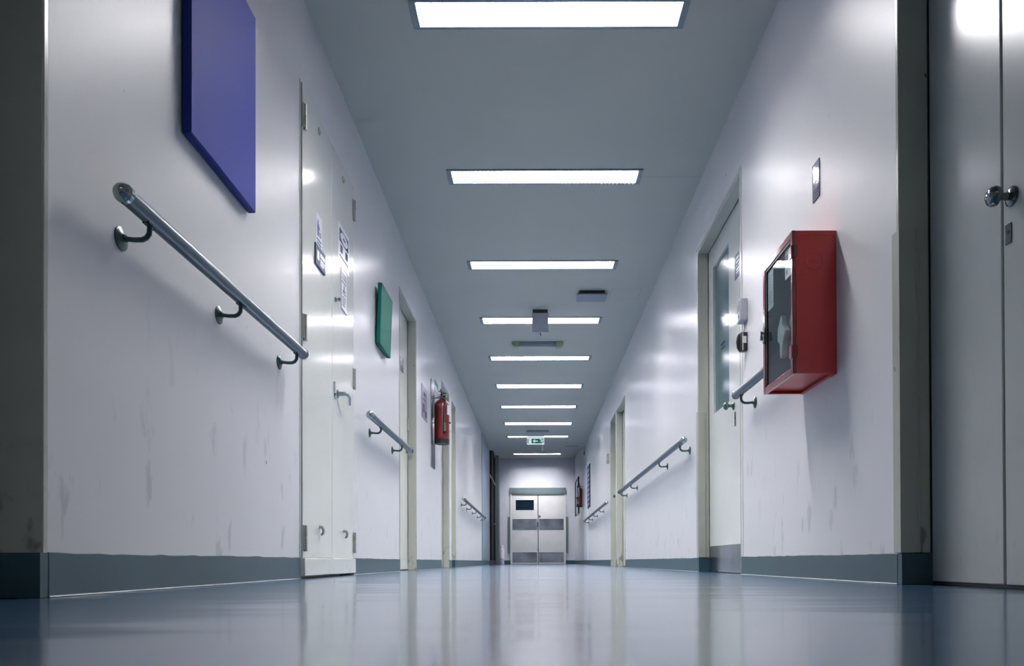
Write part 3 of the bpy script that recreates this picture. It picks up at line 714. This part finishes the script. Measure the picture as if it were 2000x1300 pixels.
# ------------------------------------------------------------------ right wall things
# fire cabinet
cy0, cy1, cz0, cz1 = 2.874, 3.239, 0.777, 1.313
cxf = 0.985      # front of the body; the door stands proud of it
t = thing('fire_hose_cabinet', (XR, 3.05, cz0), 'red metal fire hose cabinet with glass door on the right wall', 'fire cabinet')
th = 0.0035
body = MB().box(cxf, XR, cy0, cy0+th, cz0, cz1).box(cxf, XR, cy1-th, cy1, cz0, cz1).box(cxf, XR, cy0+th, cy1-th, cz1-th, cz1)\
    .box(cxf, XR, cy0+th, cy1-th, cz0+0.012, cz0+0.012+th)
body.build('body', 'red', t, smooth=False)
MB().box(cxf, XR, cy0+th, cy0+th+0.010, cz0, cz0+0.004).box(cxf, XR, cy1-th-0.010, cy1-th, cz0, cz0+0.004).box(XR-0.012, XR, cy0+th, cy1-th, cz0, cz0+0.004).build('rim', 'red', t, smooth=False)
MB().box(cxf, XR, cy0-0.0015, cy0-0.0001, cz1-0.018, cz1).build('top_fold', 'red', t, smooth=False)
MB().box(XR-0.006, XR-0.001, cy0+th, cy1-th, cz0+0.016, cz1-th).box(cxf+0.004, XR-0.006, cy1-th-0.0015, cy1-th-0.0003, cz0+0.018, cz1-th).build('back_lining', 'cabin', t, smooth=False)
MB().lathe((1.052, cy0, 1.20), (0, -1, 0), [(0.0, 0.035), (0.0011, 0.0345), (0.0011, 0.031), (0.0003, 0.030), (0.0003, 0.008), (0.0025, 0.004)], 28).build('knockout', 'red', t)
dx0, dx1 = 0.9695, 0.984
fwid = 0.024
dr = MB().box(dx0, dx1, cy0-0.002, cy0+fwid*0.62, cz0-0.001, cz1+0.001).box(dx0, dx1, cy1-fwid, cy1+0.002, cz0-0.001, cz1+0.001)\
    .box(dx0, dx1, cy0+fwid*0.62, cy1-fwid, cz0-0.001, cz0+fwid).box(dx0, dx1, cy0+fwid*0.62, cy1-fwid, cz1-fwid, cz1+0.001).build('door', 'redframe', t, bevel=0.0015)
MB().box(dx0+0.007, dx0+0.009, cy0+fwid*0.6, cy1-fwid+0.002, cz0+fwid-0.002, cz1-fwid+0.002).build('glass', 'glass', dr, smooth=False)
gs = MB(); e = 0.006; ga, gb, gc, gd = cy0+fwid*0.62, cy1-fwid, cz0+fwid, cz1-fwid
gs.box(dx0+0.003, dx0+0.0065, gb-e*2.2, gb, gc, gd).box(dx0+0.003, dx0+0.0065, ga, ga+e*0.6, gc, gd).box(dx0+0.003, dx0+0.0065, ga, gb, gd-e*1.6, gd).box(dx0+0.003, dx0+0.0065, ga, gb, gc, gc+e*0.5)
gs.build('gasket', 'black', dr, smooth=False)
for z in (1.235, 0.862):
    MB().box(dx0-0.003, dx0, cy0+0.0, cy0+0.030, z-0.023, z+0.023).tube([(dx1-0.004, cy0-0.006, z-0.022), (dx1-0.004, cy0-0.006, z+0.022)], 0.006, 10)\
        .box(dx0, dx1+0.004, cy0-0.004, cy0-0.0015, z-0.021, z+0.021).build('hinge', 'redframe', dr)
MB().box(dx0-0.004, dx0, cy1-0.024, cy1-0.004, 0.99, 1.05).tube([(dx0, cy1-0.014, 1.03), (dx0-0.012, cy1-0.014, 1.035), (dx0-0.013, cy1-0.018, 1.0)], 0.006, 10).build('latch', 'chrome', dr)
XG = dx0+0.0095
# notices stuck inside the glass
n1 = MB().box(XG, XG+0.0008, cy1-0.036-0.072, cy1-0.036, 1.115, 1.275).build('notice', 'paper', dr, smooth=False)
rows = []
for k in range(9):
    rows.append((cy1-0.048-random.uniform(0.045, 0.055), cy1-0.044, 1.250-0.0135*k-0.0045, 1.250-0.0135*k))
n2 = MB().box(XG, XG+0.0008, cy0+0.018, cy0+0.108, 1.165, 1.288).build('notice', 'paper', dr, smooth=False)
M['purple'] = mat('purple_ink', '#6a4a70', 0.4)
M['greyprint'] = mat('grey_print', '#8c8a98', 0.4)
bars(n1, 'printing', 'greyprint', XG, 1, rows)
bars(n2, 'printing', 'purple', XG, 1, [(cy0+0.022+i*0.017, cy0+0.034+i*0.017, 1.232, 1.255) for i in range(5)])
bars(n2, 'small_mark', 'purple', XG, 1, [(cy0+0.080, cy0+0.094, 1.180, 1.198)])
# hose inside
hb = MB()
for k in range(5):
    R_ = 0.055+0.017*k
    path = [(1.045-0.003*(k % 2), 3.015+0.92*R_*math.cos(a*PI/16), 0.975+R_*1.15*math.sin(a*PI/16)) for a in range(33)]
    hb.tube(path, 0.0058, 8, caps=False)
hb.tube([(1.045, 3.07, 0.975), (1.04, 3.085, 0.90), (1.04, 3.06, 0.83), (1.04, 3.0, 0.802)], 0.0095, 8)
tag(hb.build('fire_hose', 'hose', loc=(1.045, 3.015, cz0+0.02)), 'coiled pale canvas hose inside the red cabinet', 'hose')
bg = MB(); pts = [(3.165, 1.03), (3.12, 1.075), (3.11, 1.035), (3.07, 1.00), (3.10, 0.955), (3.105, 0.905), (3.135, 0.90), (3.14, 0.96), (3.17, 0.98)]
bg.prism([(1.006, y, z) for y, z in pts], (0.022, 0, 0))
tag(bg.build('cloth', 'hose', loc=(1.017, 3.09, 0.90), bevel=0.004), 'crumpled pale cloth in front of the hose inside the red cabinet', 'cloth')

t = thing('sign', (XR, 3.07, 1.52), 'small shiny rectangular plate above the red cabinet', 'sign')
M['glossplate'] = mat('glossy_grey_plate', '#8d949c', 0.08, metal=0.25)
MB().box(XR, XR-0.003, 3.032, 3.104, 1.522, 1.672).build('plate', 'glossplate', t, bevel=0.0008)
bars(t, 'border', 'ink', XR-0.003, 1, [(3.032, 3.104, 1.522, 1.525), (3.032, 3.104, 1.669, 1.672), (3.032, 3.035, 1.525, 1.669), (3.101, 3.104, 1.525, 1.669)])
bars(t, 'printing', 'ink', XR-0.003, 1, [(3.042, 3.094, 1.560, 1.564), (3.042, 3.046, 1.535, 1.585), (3.055, 3.090, 1.548, 1.553), (3.060, 3.075, 1.592, 1.597), (3.042, 3.09, 1.534, 1.538)])

X8 = XR+0.071
t = thing('sign', (X8, 4.53, 1.75), 'blue-grey sign with white text on the door beside the frosted pane', 'sign')
MB().box(X8, X8-0.004, 4.475, 4.585, 1.752, 1.893).build('plate', 'signgrey', t, bevel=0.001)
bars(t, 'printing', 'paper', X8-0.004, 1, [(4.568, 4.573, 1.858, 1.876), (4.548, 4.552, 1.858, 1.876), (4.535, 4.539, 1.858, 1.876), (4.539, 4.548, 1.864, 1.869), (4.522, 4.530, 1.858, 1.874), (4.508, 4.518, 1.858, 1.874), (4.494, 4.504, 1.858, 1.874),
     (4.49, 4.55, 1.838, 1.846), (4.475, 4.585, 1.819, 1.821), (4.49, 4.55, 1.795, 1.803), (4.49, 4.55, 1.778, 1.785)])

# intercom and the black device under it
t = thing('intercom', (XR, 4.10, 1.345), 'light grey intercom box on the right wall beside the frosted-pane door', 'intercom')
iy0, iy1 = 4.067, 4.140
MB().box(XR, XR-0.040, iy0, iy1, 1.350, 1.472).build('housing', 'greyplastic', t, bevel=0.005)
MB().box(XR-0.0395, XR-0.0415, iy0+0.014, iy1-0.012, 1.41, 1.462).build('speaker_grille', 'midgrey', t)
MB().lathe((XR-0.040, iy0+0.034, 1.383), (-1, 0, 0), [(0, 0.009), (0.003, 0.009), (0.004, 0.006)], 14).build('call_button', 'midgrey', t)
MB().box(XR-0.016, XR-0.018, iy0-0.0005, iy0+0.001, 1.452, 1.455).box(XR-0.016, XR-0.018, iy0-0.0005, iy0+0.001, 1.458, 1.461).box(XR-0.016, XR-0.018, iy0-0.0005, iy0+0.001, 1.446, 1.449).build('vent_holes', 'black', t)
t = thing('access_reader', (XR, 4.10, 1.19), 'black handset device with pale label under the intercom box', 'handset')
MB().box(XR, XR-0.038, 4.070, 4.118, 1.192, 1.293).build('housing', 'black', t, bevel=0.007)
MB().tube([(XR-0.034, 4.100, 1.286), (XR-0.040, 4.102, 1.272), (XR-0.043, 4.102, 1.245), (XR-0.040, 4.102, 1.215), (XR-0.034, 4.100, 1.200)], [0.008, 0.010, 0.011, 0.010, 0.008], 10).build('handset_grip', 'black', t)
MB().box(XR-0.023, XR-0.030, 4.0685, 4.071, 1.194, 1.292).build('trim_band', 'greyplastic', t)
MB().box(XR-0.007, XR-0.028, 4.0675, 4.0695, 1.232, 1.268).build('label', 'paper', t)
tag(MB().tube([(XR-0.012, 4.095, 1.352), (XR-0.010, 4.096, 1.32), (XR-0.014, 4.094, 1.285)], 0.003, 8).build('cable', 'greyplastic'), 'short thin cable joining intercom box and black device', 'cable')

t = thing('control_box', (XR, 11.7, 1.56), 'small cream box on the right wall beside the second adjoining door', 'box')
MB().box(XR, XR-0.035, 11.58, 11.68, 1.56, 1.70).build('housing', 'frame', t, bevel=0.004)
MB().box(XR-0.034, XR-0.037, 11.60, 11.66, 1.60, 1.66).build('cover', 'cream', t)
t = thing('notice_board', (XR, 15.9, 1.18), 'tall dark blue board with rows of pale lines on the right wall', 'notice board')
MB().box(XR-0.001, XR-0.02, 15.55, 16.15, 1.18, 2.06).build('board', 'ink', t, bevel=0.002)
bars(t, 'printing', 'midgrey', XR-0.02, 1, [(15.60, 16.10, 1.23+0.1*k, 1.27+0.1*k) for k in range(8)])
t = thing('frame_board', (XR, 20.2, 1.3), 'dark-edged tall board on the right wall behind the distant extinguisher', 'board')
MB().box(XR, XR-0.012, 19.5, 20.9, 1.32, 2.20).build('board', 'bluepanel', t)
MB().box(XR, XR-0.03, 19.4, 19.62, 1.30, 2.22).box(XR, XR-0.03, 20.75, 20.95, 1.30, 2.22).box(XR, XR-0.03, 19.62, 20.75, 2.19, 2.22).build('edging', 'darkframe', t)

# ------------------------------------------------------------------ ceiling things
t = thing('ceiling_vent', (0.56, 7.4, ZC), 'small square grey vent plate hanging just under the ceiling', 'ceiling vent')
MB().box(0.415, 0.705, 7.31, 7.52, ZC-0.046, ZC-0.034).build('plate', 'midgrey', t, bevel=0.002)
MB().box(0.44, 0.68, 7.33, 7.50, ZC-0.034, ZC).build('neck', 'black', t)
h = MB()
hx0, hx1, hy0, hy1, w_ = 0.745, 1.03, 7.27, 7.56, 0.005
h.box(hx0, hx0+w_*0.6, hy0, hy1, ZC-0.0006, ZC+0.001).box(hx1-w_*0.6, hx1, hy0, hy1, ZC-0.0006, ZC+0.001).box(hx0, hx1, hy1-w_, hy1, ZC-0.0006, ZC+0.001)
hatch = thing('ceiling_hatch', (0.885, 7.415, ZC), 'square access hatch outlined in the ceiling beside the vent', 'hatch')
MB().box(hx0+0.004, hx1-0.004, hy0+0.004, hy1-0.006, ZC-0.0018, ZC+0.0005).build('panel', 'ceiling', hatch)
h.build('gap', 'midgrey', hatch, smooth=False)
h2 = thing('ceiling_hatch', (0.84, 17.1, ZC), 'distant hatch edge in the ceiling near the end of the right wall', 'hatch')
MB().box(0.68, 0.99, 16.85, 17.2, ZC-0.004, ZC+0.0005).build('panel', 'ceiling', h2)
MB().box(0.68, 0.99, 17.2, 17.22, ZC-0.012, ZC+0.0005).build('edge', 'midgrey', h2)
t = thing('door_closer', (XR, 17.2, 2.45), 'small dark fitting with thin rod high on the right wall near the end', 'fitting')
MB().box(XR, XR-0.03, 17.15, 17.28, 2.46, 2.54).build('body', 'midgrey', t)
MB().tube([(XR-0.012, 17.2, 2.54), (XR-0.012, 17.2, 2.66)], 0.006, 8).build('rod', 'midgrey', t)
# seam in the ceiling
sm = MB().box(0.745, 1.13, 5.158, 5.1605, ZC-0.0006, ZC+0.0005).build('trim_4', 'midgrey', smooth=False)
struct(sm, 'hairline seam in the ceiling right of the second lamp', 'seam')

# hanging box
t = thing('hanging_box', (0.066, 7.9, 2.43), 'pale grey box hanging from the ceiling in front of the fourth lamp', 'ceiling box')
bx0, bx1 = -0.020, 0.152
n = 8; pr = []
for i in range(n+1):
    u = i/n; z = 2.428+0.20*u; k = 0.004*(abs(2*u-1)**2)
    pr.append((bx0+0.004-k, z))
for i in range(n, -1, -1):
    u = i/n; z = 2.428+0.20*u; k = 0.004*(abs(2*u-1)**2)
    pr.append((bx1-0.004+k, z))
MB().prism([(x, 7.87, z) for x, z in pr], (0, 0.07, 0)).build('housing', 'boxgrey', t, bevel=0.003)
MB().box(-0.010, 0.142, 7.875, 7.935, 2.628, ZC).build('mount', 'black', t)
MB().tube([(0.068, 7.90, 2.43), (0.068, 7.90, 2.412), (0.074, 7.90, 2.405)], 0.005, 8).build('pull_stub', 'bracket', t)

# unlit emergency batten
t = thing('emergency_light', (0.03, 9.05, ZC), 'unlit emergency batten with yellow-green ends on the ceiling', 'ceiling light')
ex0, ex1, ey = -0.262, 0.350, 9.02
MB().box(ex0+0.09, ex1-0.09, ey, ey+0.09, ZC-0.040, ZC).build('tray', 'midgrey', t, bevel=0.003)
MB().tube([(ex0+0.085, ey+0.045, ZC-0.045), (ex1-0.085, ey+0.045, ZC-0.045)], 0.013, 14).build('tube', 'greyplastic', t)
for a, b_ in ((ex0, ex0+0.09), (ex1-0.09, ex1)):
    s_ = -1 if a == ex0 else 1
    q0, q1 = (a, b_) if s_ < 0 else (b_, a)
    MB().prism([(q0, ey-0.005, ZC-0.001), (q1, ey-0.005, ZC-0.001), (q1, ey-0.005, ZC-0.062), (q0-s_*0.035, ey-0.005, ZC-0.060), (q0, ey-0.005, ZC-0.030)], (0, 0.105, 0)).build('end_cap', 'endcap', t, bevel=0.002)

# exit sign
t = thing('exit_sign', (0.03, 15.2, 2.40), 'green and white exit sign with arrow and running figure hanging from the ceiling', 'exit sign')
ys = 15.2; sx0, sx1, sz0, sz1 = -0.142, 0.200, 2.390, 2.560
MB().box(sx0, sx1, ys, ys+0.012, sz0, sz1).build('plate', 'signwhite', t, bevel=0.001)
MB().box(-0.15, 0.29, ys-0.05, ys+0.08, ZC-0.028, ZC).build('ceiling_mount', 'midgrey', t, bevel=0.002)
MB().tube([(sx0+0.006, ys+0.006, sz1-0.004), (sx0+0.006, ys+0.01, ZC-0.026)], 0.002, 6).build('hanger_rod', 'midgrey', t)
MB().tube([(sx1-0.006, ys+0.006, sz1-0.004), (sx1-0.006, ys+0.01, ZC-0.026)], 0.002, 6).build('hanger_rod', 'midgrey', t)
gz0, gz1 = sz0+0.022, sz1-0.055
MB().box(sx0+0.012, sx0+0.030, ys-0.001, ys, gz0, gz1).box(sx0+0.088, sx1-0.016, ys-0.001, ys, gz0, gz1).build('green_field', 'signgreen', t, smooth=False)
def poly(mb, pts): mb.prism([(x, ys-0.001, z) for x, z in pts], (0, -0.001, 0))
zm = (gz0+gz1)/2
ar = MB(); ax = sx0+0.112
poly(ar, [(ax, zm), (ax+0.042, zm+0.033), (ax+0.054, zm+0.033), (ax+0.038, zm+0.009), (ax+0.104, zm+0.009), (ax+0.104, zm-0.009), (ax+0.038, zm-0.009), (ax+0.054, zm-0.033), (ax+0.042, zm-0.033)])
ar.build('arrow', 'signwhite', t, smooth=False)
rn = MB(); rx = sx1-0.060
rn.lathe((rx-0.008, ys-0.001, gz1-0.010), (0, -1, 0), [(0, 0.008), (0.001, 0.008)], 12)
poly(rn, [(rx-0.006, gz1-0.016), (rx+0.016, gz1-0.022), (rx+0.022, zm-0.002), (rx+0.004, zm-0.006)])
poly(rn, [(rx-0.002, gz1-0.020), (rx-0.030, gz1-0.012), (rx-0.034, gz1-0.020), (rx-0.006, gz1-0.034)])
poly(rn, [(rx+0.012, gz1-0.022), (rx+0.034, gz1-0.016), (rx+0.040, zm+0.004), (rx+0.030, zm+0.006), (rx+0.026, gz1-0.028), (rx+0.014, gz1-0.034)])
poly(rn, [(rx+0.004, zm-0.006), (rx+0.014, zm-0.004), (rx-0.004, zm-0.020), (rx-0.030, zm-0.018), (rx-0.032, zm-0.010), (rx-0.010, zm-0.008)])
poly(rn, [(rx+0.008, zm-0.004), (rx+0.022, zm-0.004), (rx+0.036, gz0+0.004), (rx+0.040, gz0), (rx+0.020, gz0), (rx+0.014, zm-0.02)])
rn.build('running_figure', 'signwhite', t, smooth=False)
t = thing('ceiling_sensor', (0.185, 16.9, 2.55), 'small white cylinder hanging from the ceiling beyond the exit sign', 'sensor')
MB().lathe((0.185, 16.9, 2.505), (0, 0, 1), [(0, 0.020), (0.004, 0.023), (0.11, 0.023), (0.115, 0.010)], 16).build('housing', 'white', t)
MB().lathe((0.185, 16.9, 2.618), (0, 0, 1), [(0, 0.010), (0.047, 0.010)], 10).build('stem', 'white', t)

# white canister by the dark door
t = thing('canister', (-0.895, 21.15, 0), 'white plastic canister with lid on the floor at the far left corner', 'canister')
MB().lathe((-0.895, 21.15, 0.0), (0, 0, 1), [(0, 0.055), (0.01, 0.062), (0.12, 0.062), (0.14, 0.068), (0.155, 0.068), (0.16, 0.060), (0.40, 0.060), (0.46, 0.035), (0.47, 0.030)], 20).build('body', 'white', t)
MB().lathe((-0.895, 21.15, 0.471), (0, 0, 1), [(0, 0.038), (0.05, 0.038), (0.055, 0.030)], 16).build('lid', 'white', t)
MB().lathe((-0.895, 21.15, 0.142), (0, 0, 1), [(0, 0.0692), (0.012, 0.0692)], 20).build('band', 'midgrey', t)
